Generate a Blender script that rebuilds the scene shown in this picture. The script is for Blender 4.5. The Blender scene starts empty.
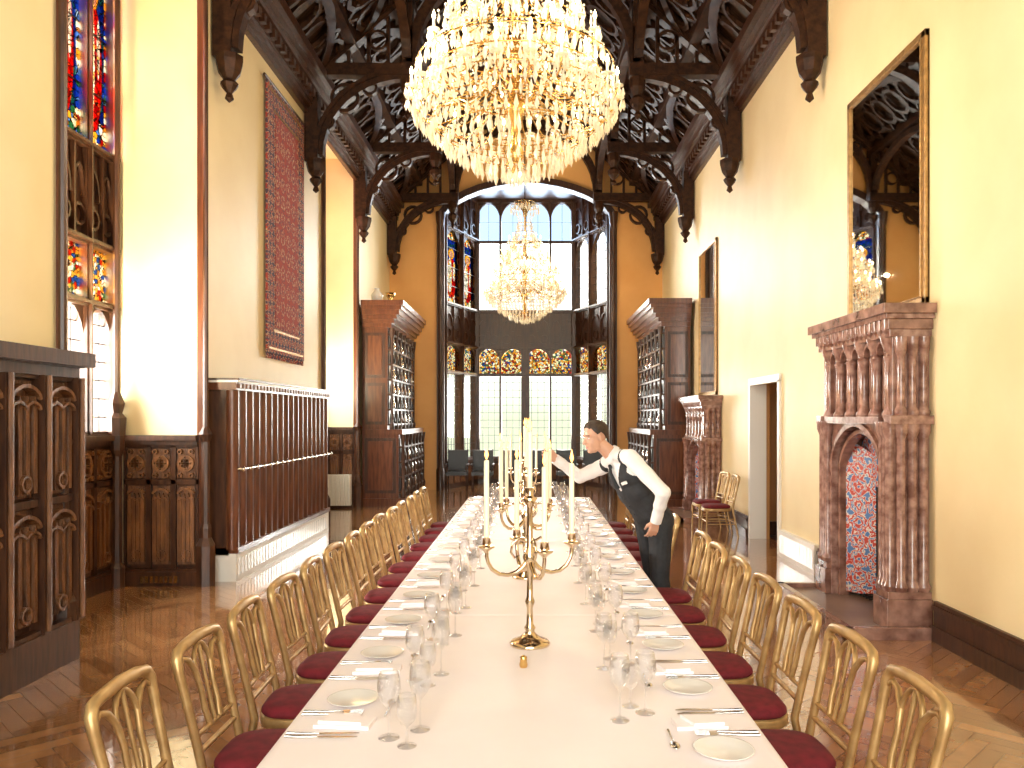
import bpy, math, random
from mathutils import Vector, Matrix
random.seed(7)
S=bpy.context.scene
pi=math.pi
# ---------------------------------------------------------------- materials
def newmat(n):
    m=bpy.data.materials.new(n); m.use_nodes=True
    return m,m.node_tree.nodes,m.node_tree.links,m.node_tree.nodes['Principled BSDF']
def mat(n,c1,c2=None,rough=.5,metal=0,scale=4,stretch=(1,1,1),bump=0,bscale=None,coat=0,emit=None,es=0,detail=5,spec=.5):
    m,N,L,b=newmat(n)
    b.inputs['Base Color'].default_value=(*c1,1); b.inputs['Roughness'].default_value=rough
    b.inputs['Metallic'].default_value=metal; b.inputs['Coat Weight'].default_value=coat
    b.inputs['Coat Roughness'].default_value=.1; b.inputs['Specular IOR Level'].default_value=spec
    if emit: b.inputs['Emission Color'].default_value=(*emit,1); b.inputs['Emission Strength'].default_value=es
    if c2 or bump:
        tc=N.new('ShaderNodeTexCoord'); mp=N.new('ShaderNodeMapping'); mp.inputs['Scale'].default_value=stretch
        L.new(tc.outputs['Object'],mp.inputs['Vector'])
        no=N.new('ShaderNodeTexNoise'); no.inputs['Scale'].default_value=scale; no.inputs['Detail'].default_value=detail
        L.new(mp.outputs[0],no.inputs['Vector'])
        if c2:
            r=N.new('ShaderNodeValToRGB'); r.color_ramp.elements[0].position=.35; r.color_ramp.elements[1].position=.65
            r.color_ramp.elements[0].color=(*c1,1); r.color_ramp.elements[1].color=(*c2,1)
            L.new(no.outputs['Fac'],r.inputs[0]); L.new(r.outputs[0],b.inputs['Base Color'])
        if bump:
            n2=no
            if bscale:
                n2=N.new('ShaderNodeTexNoise'); n2.inputs['Scale'].default_value=bscale; L.new(mp.outputs[0],n2.inputs['Vector'])
            bp=N.new('ShaderNodeBump'); bp.inputs['Strength'].default_value=bump; bp.inputs['Distance'].default_value=.02
            L.new(n2.outputs['Fac'],bp.inputs['Height']); L.new(bp.outputs[0],b.inputs['Normal'])
    return m
M={}
M['wall']=mat('wall_paint_cream',(.82,.67,.38),(.87,.73,.44),rough=.5,scale=1.5,bump=.03,bscale=60)
M['wallend']=mat('wall_paint_ochre',(.74,.37,.11),(.80,.43,.14),rough=.6,scale=1.5)
M['wood']=mat('dark_oak',(.032,.012,.006),(.08,.03,.012),rough=.38,scale=6,stretch=(4,4,.6),bump=.1)
M['woodm']=mat('carved_oak',(.08,.030,.011),(.22,.09,.03),rough=.38,scale=7,stretch=(4,4,.6),bump=.5,bscale=40)
M['woodl']=mat('relief_oak',(.11,.042,.015),(.24,.10,.035),rough=.32,scale=7,stretch=(4,4,.6),bump=.3,bscale=40)
M['woodr']=mat('mahogany',(.085,.026,.012),(.17,.058,.024),rough=.28,scale=6,stretch=(4,4,.5),bump=.06,coat=.15)
M['roofw']=mat('roof_oak',(.020,.008,.004),(.055,.022,.009),rough=.5,scale=5,stretch=(3,1,3),bump=.15,spec=.2)
M['boards']=mat('roof_boards',(.022,.009,.004),(.06,.026,.011),rough=.65,scale=6,stretch=(1,6,1),bump=.2,spec=.15)
M['gold']=mat('gilt_paint',(.38,.23,.09),(.56,.37,.16),rough=.36,metal=.5,scale=12)
M['brass']=mat('brass',(.72,.47,.17),rough=.22,metal=1)
M['silvergold']=mat('champagne_metal',(.74,.60,.42),rough=.16,metal=1)
M['silver']=mat('silver',(.7,.68,.65),rough=.15,metal=1)
M['velvet']=mat('burgundy_velvet',(.11,.004,.009),(.18,.007,.016),rough=.85,scale=20)
M['linen']=mat('white_linen',(.87,.79,.79),(.92,.84,.84),rough=.6,scale=2.5,bump=.15,bscale=3)
M['china']=mat('white_china',(.87,.85,.82),rough=.12,coat=.5)
M['wax']=mat('candle_wax',(.92,.83,.62),rough=.4)
M['white']=mat('white_paint',(.8,.78,.72),rough=.4)
M['marble']=mat('red_brown_marble',(.13,.055,.038),(.36,.19,.135),rough=.2,scale=7,detail=14,coat=.4)
M['mauve']=mat('polished_granite',(.17,.075,.055),(.38,.22,.17),rough=.18,scale=14,detail=12,coat=.4)
M['slate']=mat('hearth_stone',(.16,.10,.075),(.26,.17,.12),rough=.3,scale=3)
M['soot']=mat('soot',(.008,.007,.006),rough=.9)
M['black']=mat('black_leather',(.012,.011,.011),rough=.35)
M['flame']=mat('flame',(1,.7,.3),emit=(1,.45,.10),es=3.2)
M['bulb']=mat('lamp_bulb',(1,.85,.5),emit=(1,.76,.42),es=18)
M['vest']=mat('black_wool',(.016,.017,.02),(.024,.025,.03),rough=.75,scale=30)
M['shirt']=mat('white_cotton',(.80,.78,.78),rough=.7,bump=.25,scale=14)
M['skin']=mat('skin',(.60,.33,.22),(.64,.37,.26),rough=.5,scale=10)
M['hair']=mat('brown_hair',(.025,.014,.009),(.05,.028,.017),rough=.5,scale=60)
M['lip']=mat('lip',(.45,.16,.13),rough=.45)
M['eye']=mat('eye_white',(.75,.72,.7),rough=.2)
M['glim']=mat('picture_gilt',(.32,.18,.065),(.48,.28,.10),rough=.4,metal=.6,scale=20,bump=.2)
M['mirror']=mat('mirror_silver',(.78,.78,.76),rough=.02,metal=1)
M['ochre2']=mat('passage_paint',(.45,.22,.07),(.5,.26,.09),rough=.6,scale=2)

def transp_mix(name,col,fac_blend,gl=(1,1,1),rough=.03,diff=None,dfac=0):
    m,N,L,b=newmat(name); N.remove(b); out=N['Material Output']
    t=N.new('ShaderNodeBsdfTransparent'); t.inputs[0].default_value=(*col,1)
    g=N.new('ShaderNodeBsdfGlossy'); g.inputs['Color'].default_value=(*gl,1); g.inputs['Roughness'].default_value=rough
    lw=N.new('ShaderNodeLayerWeight'); lw.inputs['Blend'].default_value=fac_blend
    mx=N.new('ShaderNodeMixShader'); L.new(lw.outputs['Facing'],mx.inputs[0]); L.new(t.outputs[0],mx.inputs[1]); L.new(g.outputs[0],mx.inputs[2])
    last=mx
    if diff:
        d=N.new('ShaderNodeBsdfDiffuse'); d.inputs[0].default_value=(*diff,1)
        m2=N.new('ShaderNodeMixShader'); m2.inputs[0].default_value=dfac
        L.new(mx.outputs[0],m2.inputs[1]); L.new(d.outputs[0],m2.inputs[2]); last=m2
    L.new(last.outputs[0],out.inputs[0]); return m
M['glass']=transp_mix('drinking_glass',(.965,.965,.97),.27,diff=(.95,.95,.95),dfac=.04)
M['pane']=transp_mix('window_glass',(.97,.98,.97),.06)
M['pane2']=transp_mix('tinted_glass',(.62,.72,.85),.08)
M['crystal']=transp_mix('crystal',(.98,.96,.91),.5,gl=(1,.98,.93),rough=.08,diff=(.98,.92,.78),dfac=.42)

PAL=[(0,(.50,.03,.02)),(.16,(.05,.14,.48)),(.30,(.80,.50,.10)),(.44,(.85,.80,.62)),(.60,(.10,.28,.15)),(.70,(.2,.36,.62)),(.82,(.62,.30,.06)),(.92,(.85,.8,.7))]
PAL2=[(0,(.55,.10,.05)),(.14,(.12,.22,.45)),(.26,(.85,.58,.18)),(.48,(.88,.82,.62)),(.70,(.25,.36,.2)),(.78,(.75,.45,.12)),(.90,(.85,.8,.7))]
def stained(name,scale,fig=None,pal=PAL):
    m,N,L,b=newmat(name); N.remove(b); out=N['Material Output']
    tc=N.new('ShaderNodeTexCoord')
    v=N.new('ShaderNodeTexVoronoi'); v.inputs['Scale'].default_value=scale
    e=N.new('ShaderNodeTexVoronoi'); e.feature='DISTANCE_TO_EDGE'; e.inputs['Scale'].default_value=scale
    L.new(tc.outputs['Object'],v.inputs['Vector']); L.new(tc.outputs['Object'],e.inputs['Vector'])
    sp=N.new('ShaderNodeSeparateColor'); L.new(v.outputs['Color'],sp.inputs[0])
    def ramp(cols):
        r=N.new('ShaderNodeValToRGB'); cr=r.color_ramp; cr.interpolation='CONSTANT'
        cr.elements[0].color=(*cols[0][1],1); cr.elements[1].position=cols[1][0]; cr.elements[1].color=(*cols[1][1],1)
        for p,c in cols[2:]:
            q=cr.elements.new(p); q.color=(*c,1)
        L.new(sp.outputs[0],r.inputs[0]); return r.outputs[0]
    col=ramp(pal)
    if fig:
        ax,u0,w,z0,h=fig
        sx=N.new('ShaderNodeSeparateXYZ'); L.new(tc.outputs['Object'],sx.inputs[0])
        def mth(op,a,b_=None,c_=None):
            n=N.new('ShaderNodeMath'); n.operation=op
            for i,x in enumerate((a,b_,c_)):
                if x is None: continue
                if isinstance(x,(int,float)): n.inputs[i].default_value=x
                else: L.new(x,n.inputs[i])
            return n.outputs[0]
        U=mth('FRACT',mth('DIVIDE',mth('SUBTRACT',sx.outputs[ax],u0),w)); Vv=mth('DIVIDE',mth('SUBTRACT',sx.outputs[2],z0),h)
        def ellm(cu,cv,ru,rv):
            a=mth('DIVIDE',mth('SUBTRACT',U,cu),ru); b2=mth('DIVIDE',mth('SUBTRACT',Vv,cv),rv)
            return mth('LESS_THAN',mth('ADD',mth('MULTIPLY',a,a),mth('MULTIPLY',b2,b2)),1.0)
        def mixc(f,a,c):
            n=N.new('ShaderNodeMix'); n.data_type='RGBA'; L.new(f,n.inputs[0]); L.new(a,n.inputs[6])
            if isinstance(c,tuple): n.inputs[7].default_value=(*c,1)
            else: L.new(c,n.inputs[7])
            return n.outputs[2]
        blue=ramp([(0,(.03,.07,.3)),(.4,(.06,.14,.42)),(.8,(.05,.2,.2))]); red=ramp([(0,(.62,.04,.03)),(.45,(.45,.02,.02)),(.75,(.7,.15,.05))]); wht=ramp([(0,(.8,.77,.66)),(.5,(.65,.6,.5)),(.8,(.8,.6,.25))])
        inner=mth('MULTIPLY',mth('LESS_THAN',mth('ABSOLUTE',mth('SUBTRACT',U,.5)),.36),mth('MULTIPLY',mth('GREATER_THAN',Vv,.14),mth('LESS_THAN',Vv,.86)))
        col=mixc(inner,col,blue); col=mixc(ellm(.5,.36,.30,.27),col,red); col=mixc(ellm(.42,.38,.12,.24),col,wht); col=mixc(ellm(.66,.45,.07,.13),col,wht)
        col=mixc(ellm(.5,.68,.17,.07),col,(.85,.55,.1)); col=mixc(ellm(.5,.67,.10,.048),col,(.75,.5,.38))
    lt=N.new('ShaderNodeMath'); lt.operation='LESS_THAN'; lt.inputs[1].default_value=.04; L.new(e.outputs['Distance'],lt.inputs[0])
    t=N.new('ShaderNodeBsdfTransparent'); L.new(col,t.inputs[0])
    d=N.new('ShaderNodeBsdfDiffuse'); d.inputs[0].default_value=(.01,.01,.01,1)
    mx=N.new('ShaderNodeMixShader'); L.new(lt.outputs[0],mx.inputs[0]); L.new(t.outputs[0],mx.inputs[1]); L.new(d.outputs[0],mx.inputs[2])
    L.new(mx.outputs[0],out.inputs[0]); return m
M['stained']=stained('stained_glass',22,pal=PAL2)
def floormat():
    m,N,L,b=newmat('parquet_oak')
    g=N.new('ShaderNodeNewGeometry'); tc=N.new('ShaderNodeTexCoord')
    no=N.new('ShaderNodeTexNoise'); no.inputs['Scale'].default_value=9; no.inputs['Detail'].default_value=6; L.new(tc.outputs['Object'],no.inputs[0])
    ad=N.new('ShaderNodeMath'); ad.operation='MULTIPLY_ADD'; ad.inputs[1].default_value=.45; L.new(g.outputs['Random Per Island'],ad.inputs[0]); 
    mu=N.new('ShaderNodeMath'); mu.operation='MULTIPLY'; mu.inputs[1].default_value=.5; L.new(no.outputs['Fac'],mu.inputs[0]); L.new(mu.outputs[0],ad.inputs[2])
    r=N.new('ShaderNodeValToRGB'); r.color_ramp.elements[0].color=(.19,.075,.027,1); r.color_ramp.elements[1].color=(.54,.27,.11,1)
    r.color_ramp.elements[0].position=.1; r.color_ramp.elements[1].position=.85
    L.new(ad.outputs[0],r.inputs[0]); L.new(r.outputs[0],b.inputs['Base Color'])
    b.inputs['Roughness'].default_value=.14; b.inputs['Coat Weight'].default_value=1; b.inputs['Coat Roughness'].default_value=.05; b.inputs['Coat IOR'].default_value=1.7
    n2=N.new('ShaderNodeTexNoise'); n2.inputs['Scale'].default_value=2.5; L.new(tc.outputs['Object'],n2.inputs[0])
    bp=N.new('ShaderNodeBump'); bp.inputs['Strength'].default_value=.12; bp.inputs['Distance'].default_value=.02; L.new(n2.outputs['Fac'],bp.inputs['Height'])
    L.new(bp.outputs[0],b.inputs['Normal']); L.new(bp.outputs[0],b.inputs['Coat Normal'])
    return m
M['parquet']=floormat()
def tilemat(name,size,stops,sel,extra=None):
    m,N,L,b=newmat(name)
    tc=N.new('ShaderNodeTexCoord'); sc=N.new('ShaderNodeVectorMath'); sc.operation='MULTIPLY'
    sc.inputs[1].default_value=tuple((1/size if s else 0) for s in sel); L.new(tc.outputs['Object'],sc.inputs[0])
    fr=N.new('ShaderNodeVectorMath'); fr.operation='FRACTION'; L.new(sc.outputs[0],fr.inputs[0])
    sb=N.new('ShaderNodeVectorMath'); sb.operation='SUBTRACT'; sb.inputs[1].default_value=tuple(.5 if s else 0 for s in sel); L.new(fr.outputs[0],sb.inputs[0])
    ln=N.new('ShaderNodeVectorMath'); ln.operation='LENGTH'; L.new(sb.outputs[0],ln.inputs[0])
    no=N.new('ShaderNodeTexNoise'); no.inputs['Scale'].default_value=28; L.new(tc.outputs['Object'],no.inputs[0])
    ma=N.new('ShaderNodeMath'); ma.operation='MULTIPLY_ADD'; ma.inputs[1].default_value=.6; L.new(no.outputs['Fac'],ma.inputs[0]); L.new(ln.outputs['Value'],ma.inputs[2])
    s2=N.new('ShaderNodeMath'); s2.operation='SUBTRACT'; s2.inputs[1].default_value=.28; L.new(ma.outputs[0],s2.inputs[0])
    r=N.new('ShaderNodeValToRGB'); cr=r.color_ramp; cr.interpolation='CONSTANT'
    cr.elements[0].color=(*stops[0][1],1); cr.elements[1].position=stops[1][0]; cr.elements[1].color=(*stops[1][1],1)
    for p,c in stops[2:]:
        q=cr.elements.new(p); q.color=(*c,1)
    L.new(s2.outputs[0],r.inputs[0]); L.new(r.outputs[0],b.inputs['Base Color']); b.inputs['Roughness'].default_value=.25 if 'tile' in name else .9
    return m
R_=(.42,.055,.04);B_=(.08,.16,.34);W_=(.58,.52,.45)
M['tile']=tilemat('painted_tile',.17,[(0,B_),(.08,W_),(.14,R_),(.27,W_),(.32,B_),(.38,W_),(.42,R_),(.52,W_),(.58,B_)],(0,1,1))
DR=(.36,.05,.035);DB=(.08,.05,.08);CR=(.55,.36,.22)
M['tapestry']=tilemat('tapestry_wool',.24,[(0,CR),(.07,DR),(.2,DB),(.25,DR),(.33,CR),(.38,DR),(.46,DB),(.5,DR)],(0,1,1))
M['tapb']=tilemat('tapestry_border',.13,[(0,DR),(.1,CR),(.17,DB),(.28,DR),(.4,CR),(.46,DB)],(0,1,1))

# ---------------------------------------------------------------- mesh builder
class MB:
    def __init__(s): s.v=[];s.f=[];s.m=[];s.s=[];s.mats=[]
    def mi(s,k):
        if k not in s.mats: s.mats.append(k)
        return s.mats.index(k)
    def add(s,vs,fs,m,sm=False):
        o=len(s.v); s.v.extend([tuple(v) for v in vs]); i=s.mi(m)
        for f in fs: s.f.append([o+a for a in f]); s.m.append(i); s.s.append(sm)
    def box(s,x0,x1,y0,y1,z0,z1,m):
        v=[(x0,y0,z0),(x1,y0,z0),(x1,y1,z0),(x0,y1,z0),(x0,y0,z1),(x1,y0,z1),(x1,y1,z1),(x0,y1,z1)]
        s.add(v,[(0,3,2,1),(4,5,6,7),(0,1,5,4),(1,2,6,5),(2,3,7,6),(3,0,4,7)],m)
    def lathe(s,prof,c,m,seg=16,sm=True,ax=None):
        vs=[];fs=[];n=len(prof)
        for r,z in prof:
            for k in range(seg):
                a=2*pi*k/seg; vs.append((c[0]+r*math.cos(a),c[1]+r*math.sin(a),c[2]+z))
        for i in range(n-1):
            for k in range(seg):
                a=i*seg+k;b=i*seg+(k+1)%seg; fs.append((a,b,b+seg,a+seg))
        s.add(vs,fs,m,sm)
        s.add([vs[k] for k in range(seg)],[tuple(range(seg))[::-1]],m); s.add([vs[(n-1)*seg+k] for k in range(seg)],[tuple(range(seg))],m)
    def tube(s,pts,r,m,seg=6,closed=False,sm=True):
        P=[Vector(p) for p in pts]; n=len(P)
        if not isinstance(r,(list,tuple)): r=[r]*n
        vs=[];up=None
        for i in range(n):
            if closed: t=P[(i+1)%n]-P[i-1]
            else: t=P[min(i+1,n-1)]-P[max(i-1,0)]
            t.normalize()
            if up is None:
                up=Vector((0,0,1)) if abs(t.z)<.9 else Vector((1,0,0))
            a=up-t*up.dot(t)
            if a.length<1e-4: a=t.orthogonal()
            a.normalize(); b=t.cross(a); up=a
            for k in range(seg):
                q=2*pi*(k+.5)/seg; vs.append(P[i]+(a*math.cos(q)+b*math.sin(q))*r[i])
        fs=[]
        for i in range(n if closed else n-1):
            for k in range(seg):
                j=(i+1)%n; fs.append((i*seg+k,i*seg+(k+1)%seg,j*seg+(k+1)%seg,j*seg+k))
        s.add(vs,fs,m,sm)
        if not closed:
            s.add(vs[:seg],[tuple(range(seg))[::-1]],m); s.add(vs[-seg:],[tuple(range(seg))],m)
    def ell(s,c,r,m,rot=None,seg=16,ring=10):
        vs=[];fs=[];c=Vector(c)
        for i in range(ring+1):
            ph=pi*i/ring
            if i in(0,ring): 
                p=Vector((0,0,r[2]*math.cos(ph))); vs.append(c+(rot@p if rot else p)); continue
            for k in range(seg):
                a=2*pi*k/seg; p=Vector((r[0]*math.sin(ph)*math.cos(a),r[1]*math.sin(ph)*math.sin(a),r[2]*math.cos(ph)))
                vs.append(c+(rot@p if rot else p))
        for k in range(seg): fs.append((0,1+k,1+(k+1)%seg))
        for i in range(ring-2):
            for k in range(seg):
                a=1+i*seg+k;b=1+i*seg+(k+1)%seg; fs.append((a,a+seg,b+seg,b))
        L=len(vs)-1
        for k in range(seg): fs.append((L,L-seg+(k+1)%seg,L-seg+k))
        s.add(vs,fs,m,True)
    def cap(s,p0,p1,r0,r1,m):
        s.tube([p0,p1],[r0,r1],m,seg=14); s.ell(p0,(r0,)*3,m,seg=14,ring=8); s.ell(p1,(r1,)*3,m,seg=14,ring=8)
    def ext(s,F,poly,w0,w1,m):
        n=len(poly); vs=[F(u,v,w0) for u,v in poly]+[F(u,v,w1) for u,v in poly]
        fs=[tuple(range(n)),tuple(range(2*n-1,n-1,-1))]+[(i,i+n,(i+1)%n+n,(i+1)%n) for i in range(n)]
        s.add(vs,fs,m)
    def bar(s,F,pts,t,w0,w1,m,closed=False):
        n=len(pts);L=[];R=[]
        for i in range(n):
            if closed: a=pts[i-1];b=pts[(i+1)%n]
            else: a=pts[max(i-1,0)];b=pts[min(i+1,n-1)]
            dx=b[0]-a[0];dy=b[1]-a[1];d=math.hypot(dx,dy) or 1
            nx=-dy/d*t/2;ny=dx/d*t/2; p=pts[i]
            L.append((p[0]+nx,p[1]+ny));R.append((p[0]-nx,p[1]-ny))
        vs=[]
        for i in range(n):
            vs+= [F(*L[i],w0),F(*R[i],w0),F(*R[i],w1),F(*L[i],w1)]
        fs=[]
        for i in range(n if closed else n-1):
            a=i*4;b=((i+1)%n)*4
            for k in range(4): fs.append((a+k,a+(k+1)%4,b+(k+1)%4,b+k))
        if not closed: fs+=[(0,3,2,1),(n*4-4,n*4-3,n*4-2,n*4-1)]
        s.add(vs,fs,m)
    def rect(s,F,u0,u1,v0,v1,w0,w1,m): s.ext(F,[(u0,v0),(u1,v0),(u1,v1),(u0,v1)],w0,w1,m)
    def mesh(s,name):
        me=bpy.data.meshes.new(name); me.from_pydata(s.v,[],s.f)
        for k in s.mats: me.materials.append(M[k])
        me.polygons.foreach_set('material_index',s.m); me.polygons.foreach_set('use_smooth',s.s)
        me.update(); return me
    def obj(s,name,loc=(0,0,0),rot=0,scale=(1,1,1),parent=None,fixn=True,bevel=0):
        me=s.mesh(name)
        if fixn:
            import bmesh
            bm=bmesh.new(); bm.from_mesh(me); bmesh.ops.recalc_face_normals(bm,faces=bm.faces); bm.to_mesh(me); bm.free()
        o=place(name,me,loc,rot,scale,parent)
        if bevel:
            b=o.modifiers.new('bevel','BEVEL'); b.width=bevel; b.segments=2; b.limit_method='ANGLE'
        return o
def place(name,me,loc=(0,0,0),rot=0,scale=(1,1,1),parent=None):
    o=bpy.data.objects.new(name,me); S.collection.objects.link(o)
    o.location=loc; o.rotation_euler=(0,0,rot); o.scale=scale
    if parent: o.parent=parent
    return o
def empty(name,loc=(0,0,0)):
    o=bpy.data.objects.new(name,None); S.collection.objects.link(o); o.location=loc; o.empty_display_size=.1; return o
FX=lambda x:(lambda u,v,w:(x+w,u,v))
FY=lambda y:(lambda u,v,w:(u,y+w,v))
def circ(cx,cy,r,n=14,a0=0,a1=2*pi):
    full=abs(a1-a0-2*pi)<1e-6
    return [(cx+r*math.cos(a0+(a1-a0)*k/(n if full else n-1)),cy+r*math.sin(a0+(a1-a0)*k/(n if full else n-1))) for k in range(n)]
def parch(u0,u1,v0,h,n=7):
    c=(u0+u1)/2;pts=[]
    for k in range(n+1):
        t=k/n*pi/2; pts.append((u0+(c-u0)*(1-math.cos(t)),v0+h*math.sin(t)**1.0*(0.85+.15*k/n)))
    return pts+[(2*c-p[0],p[1]) for p in pts[-2::-1]]

XL=-3.45; XR=3.2; YE=19.5; ZP=6.95; YB=-3.0
XC=(XL+XR)/2; HW=(XR-XL)/2; RID=9.9
# ---------------------------------------------------------------- floor
b=MB(); Lp=.5;Wp=.1; c45=math.sqrt(.5); g=.0012
def rp(x,y): return (x*c45-y*c45, x*c45+y*c45,0)
for a in range(-260,260):
    for k in range(-60,60):
        ox=a*Wp+k*Lp; oy=a*Wp-k*Lp
        for (x0,x1,y0,y1) in ((ox,ox+Lp,oy,oy+Wp),(ox+Lp,ox+Lp+Wp,oy+Wp-Lp,oy+Wp)):
            cx,cy,_=rp((x0+x1)/2,(y0+y1)/2)
            if -4.75<cx<3.45 and YB<cy<22:
                b.add([rp(x0+g,y0+g),rp(x1-g,y0+g),rp(x1-g,y1-g),rp(x0+g,y1-g)],[(0,1,2,3)],'parquet')
b.box(-4.9,4.8,YB-.2,22.2,-.12,-.004,'wood')
b.obj('floor',fixn=False)
# ---------------------------------------------------------------- walls
T=.2
BAYS=[(5.85,8.4),(13.2,15.75)]; XO=-4.4
b=MB()
def seg(y0,y1,z0=0,z1=ZP): b.box(XL-T,XL,y0,y1,z0,z1,'wall')
seg(YB,5.85); seg(8.4,13.2); seg(15.75,YE+.2)
for y0,y1 in BAYS:
    b.box(XO-T,XL-T,y0-T,y0,0,ZP,'wall'); b.box(XO-T,XL-T,y1,y1+T,0,ZP,'wall')
    b.box(XO-T,XO,y0,y1,0,1.52,'wall'); b.box(XO-T,XL,y0,y1,6.85,ZP+.1,'wall')
b.obj('wall_left')
b=MB()
b.box(XR,XR+T,YB,10.3,0,ZP,'wall'); b.box(XR,XR+T,10.3,11.6,2.24,ZP,'wall'); b.box(XR,XR+T,11.6,YE+.2,0,ZP,'wall')
b.obj('wall_right')
OL,OR=-2.2,2.0; oc=(OL+OR)/2
b=MB(); F=FY(YE)
b.rect(F,XL-T,OL,0,6.7,0,T,'wallend'); b.rect(F,OR,XR+T,0,6.7,0,T,'wallend')
arch=parch(OL,OR,6.6,.95,8)
mid=len(arch)//2
b.ext(F,[(XL-T,6.7),(OL,6.7)]+arch[1:mid+1]+[(oc,RID+.2),(XL-T,ZP+.05)],0,T,'wallend')
b.ext(F,arch[mid:-1]+[(OR,6.7),(XR+T,6.7),(XR+T,ZP+.05),(oc,RID+.2)],0,T,'wallend')
b.obj('wall_end')
b=MB(); F=FY(YB)
b.rect(F,XL-T,-2.6,0,ZP,-T,0,'wall'); b.rect(F,2.4,XR+T,0,ZP,-T,0,'wall'); b.rect(F,-2.6,2.4,0,1,-T,0,'wall')
b.ext(F,[(XL-T,6.2),(XR+T,6.2),(XR+T,ZP),(XC,RID+.2),(XL-T,ZP)],-T,0,'wall')
b.obj('wall_back')
# ceiling
b=MB(); sl=(RID-ZP)/HW
for s_ in(-1,1):
    F=lambda u,v,w,s_=s_:(XC+s_*u,w,v)
    b.ext(F,[(HW+.25,ZP-.17),(0,RID),(0,RID+.12),(HW+.25,ZP-.05)],YB-.2,YE+.2,'boards')
    y=YB+.3
    while y<YE:
        b.ext(F,[(HW,ZP-.1),(0,RID-.1),(0,RID),(HW,ZP)],y,y+.09,'roofw'); y+=.58
    for q,hh in((.9,.2),(1.8,.22),(2.6,.18)):
        z=RID-sl*q; b.ext(F,[(q-.08,z-hh),(q+.08,z-hh-.02),(q+.08,z-.05),(q-.08,z+.02)],YB,YE,'roofw')
b.box(XC-.08,XC+.08,YB,YE,RID-.3,RID,'roofw')
b.obj('ceiling')
# cornices
for i,(x,s_) in enumerate(((XL,1),(XR,-1))):
    b=MB()
    for k,(z0,z1,p) in enumerate(((6.38,6.46,.07),(6.46,6.52,.12),(6.52,6.68,.15),(6.68,6.74,.24),(6.74,6.86,.28),(6.86,7.0,.36))):
        xs=sorted((x,x+s_*p)); b.box(xs[0],xs[1],YB,YE,z0,z1,'wood')
    y=YB+.1
    while y<YE:
        xs=sorted((x+s_*.15,x+s_*.22)); b.box(xs[0],xs[1],y,y+.09,6.56,6.66,'wood'); y+=.2
    b.obj('trim_%d'%(i+1))
# ---------------------------------------------------------------- roof trusses
b=MB()
for s_ in(-1,1):
    F=lambda u,v,w,s_=s_:(s_*u,w,v)
    b.rect(F,HW-.22,HW-.02,5.65,6.95,-.1,.1,'roofw')
    b.lathe([(.005,5.18),(.05,5.22),(.03,5.28),(.08,5.34),(.1,5.38),(.06,5.42),(.12,5.5),(.14,5.58),(.15,5.62),(.15,5.68)],(s_*(HW-.17),0,0),'roofw',seg=8,sm=False)
    pts=[(HW-.22-(HW-.22-1.75)*(1-math.cos(t*pi/20)),5.75+1.22*math.sin(t*pi/20)) for t in range(11)]
    b.bar(F,pts,.14,-.07,.07,'roofw'); b.bar(F,[(p[0]+.03,p[1]+.05) for p in pts[:-1]],.06,-.1,.1,'roofw')
    b.rect(F,1.62,HW,6.95,7.13,-.09,.09,'roofw')
    b.lathe([(.005,6.3),(.06,6.36),(.03,6.42),(.11,6.52),(.12,6.6),(.06,6.66),(.12,6.78),(.12,6.93)],(s_*1.75,0,0),'roofw',seg=8,sm=False)
    b.rect(F,1.67,1.83,7.13,RID-sl*1.75,-.08,.08,'roofw')
    pu=[(1.7*math.cos(t*pi/20)**.9 if t<10 else 0,7.15+1.55*math.sin(t*pi/20)) for t in range(11)]
    b.bar(F,pu,.16,-.08,.08,'roofw')
    b.rect(F,0,1.2,8.7,8.88,-.08,.08,'roofw')
    b.ext(F,[(HW,ZP-.22),(0,RID-.28),(0,RID),(HW,ZP)],-.09,.09,'roofw')
    b.bar(F,circ(HW-.62,6.62,.2),.05,-.05,.05,'roofw',True); b.bar(F,circ(HW-.35,6.25,.1,10),.04,-.05,.05,'roofw',True); b.bar(F,circ(HW-1.0,6.78,.1,10),.04,-.05,.05,'roofw',True)
    for u in (.3,.6,.9,1.2,1.45): 
        zt=RID-sl*u-.15; za=7.15+1.55*math.sqrt(max(0,1-(u/1.7)**2)); b.rect(F,u-.025,u+.025,za,zt,-.04,.04,'roofw')
    for u in (2.05,2.35,2.65,2.95):
        b.rect(F,u-.025,u+.025,7.1,RID-sl*u-.1,-.04,.04,'roofw')
    b.bar(F,circ(2.2,7.5,.14,12),.04,-.04,.04,'roofw',True)
    b.bar(F,circ(.45,9.15,.17,12),.04,-.04,.04,'roofw',True)
    b.bar(F,circ(1.35,8.25,.13,12),.04,-.04,.04,'roofw',True)
me=b.mesh('roof_truss'); TY=[1.7,5.2,8.7,12.2,15.7,19.2]
for y in TY: place('roof_truss',me,(XC,y,0))
b=MB()
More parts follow.
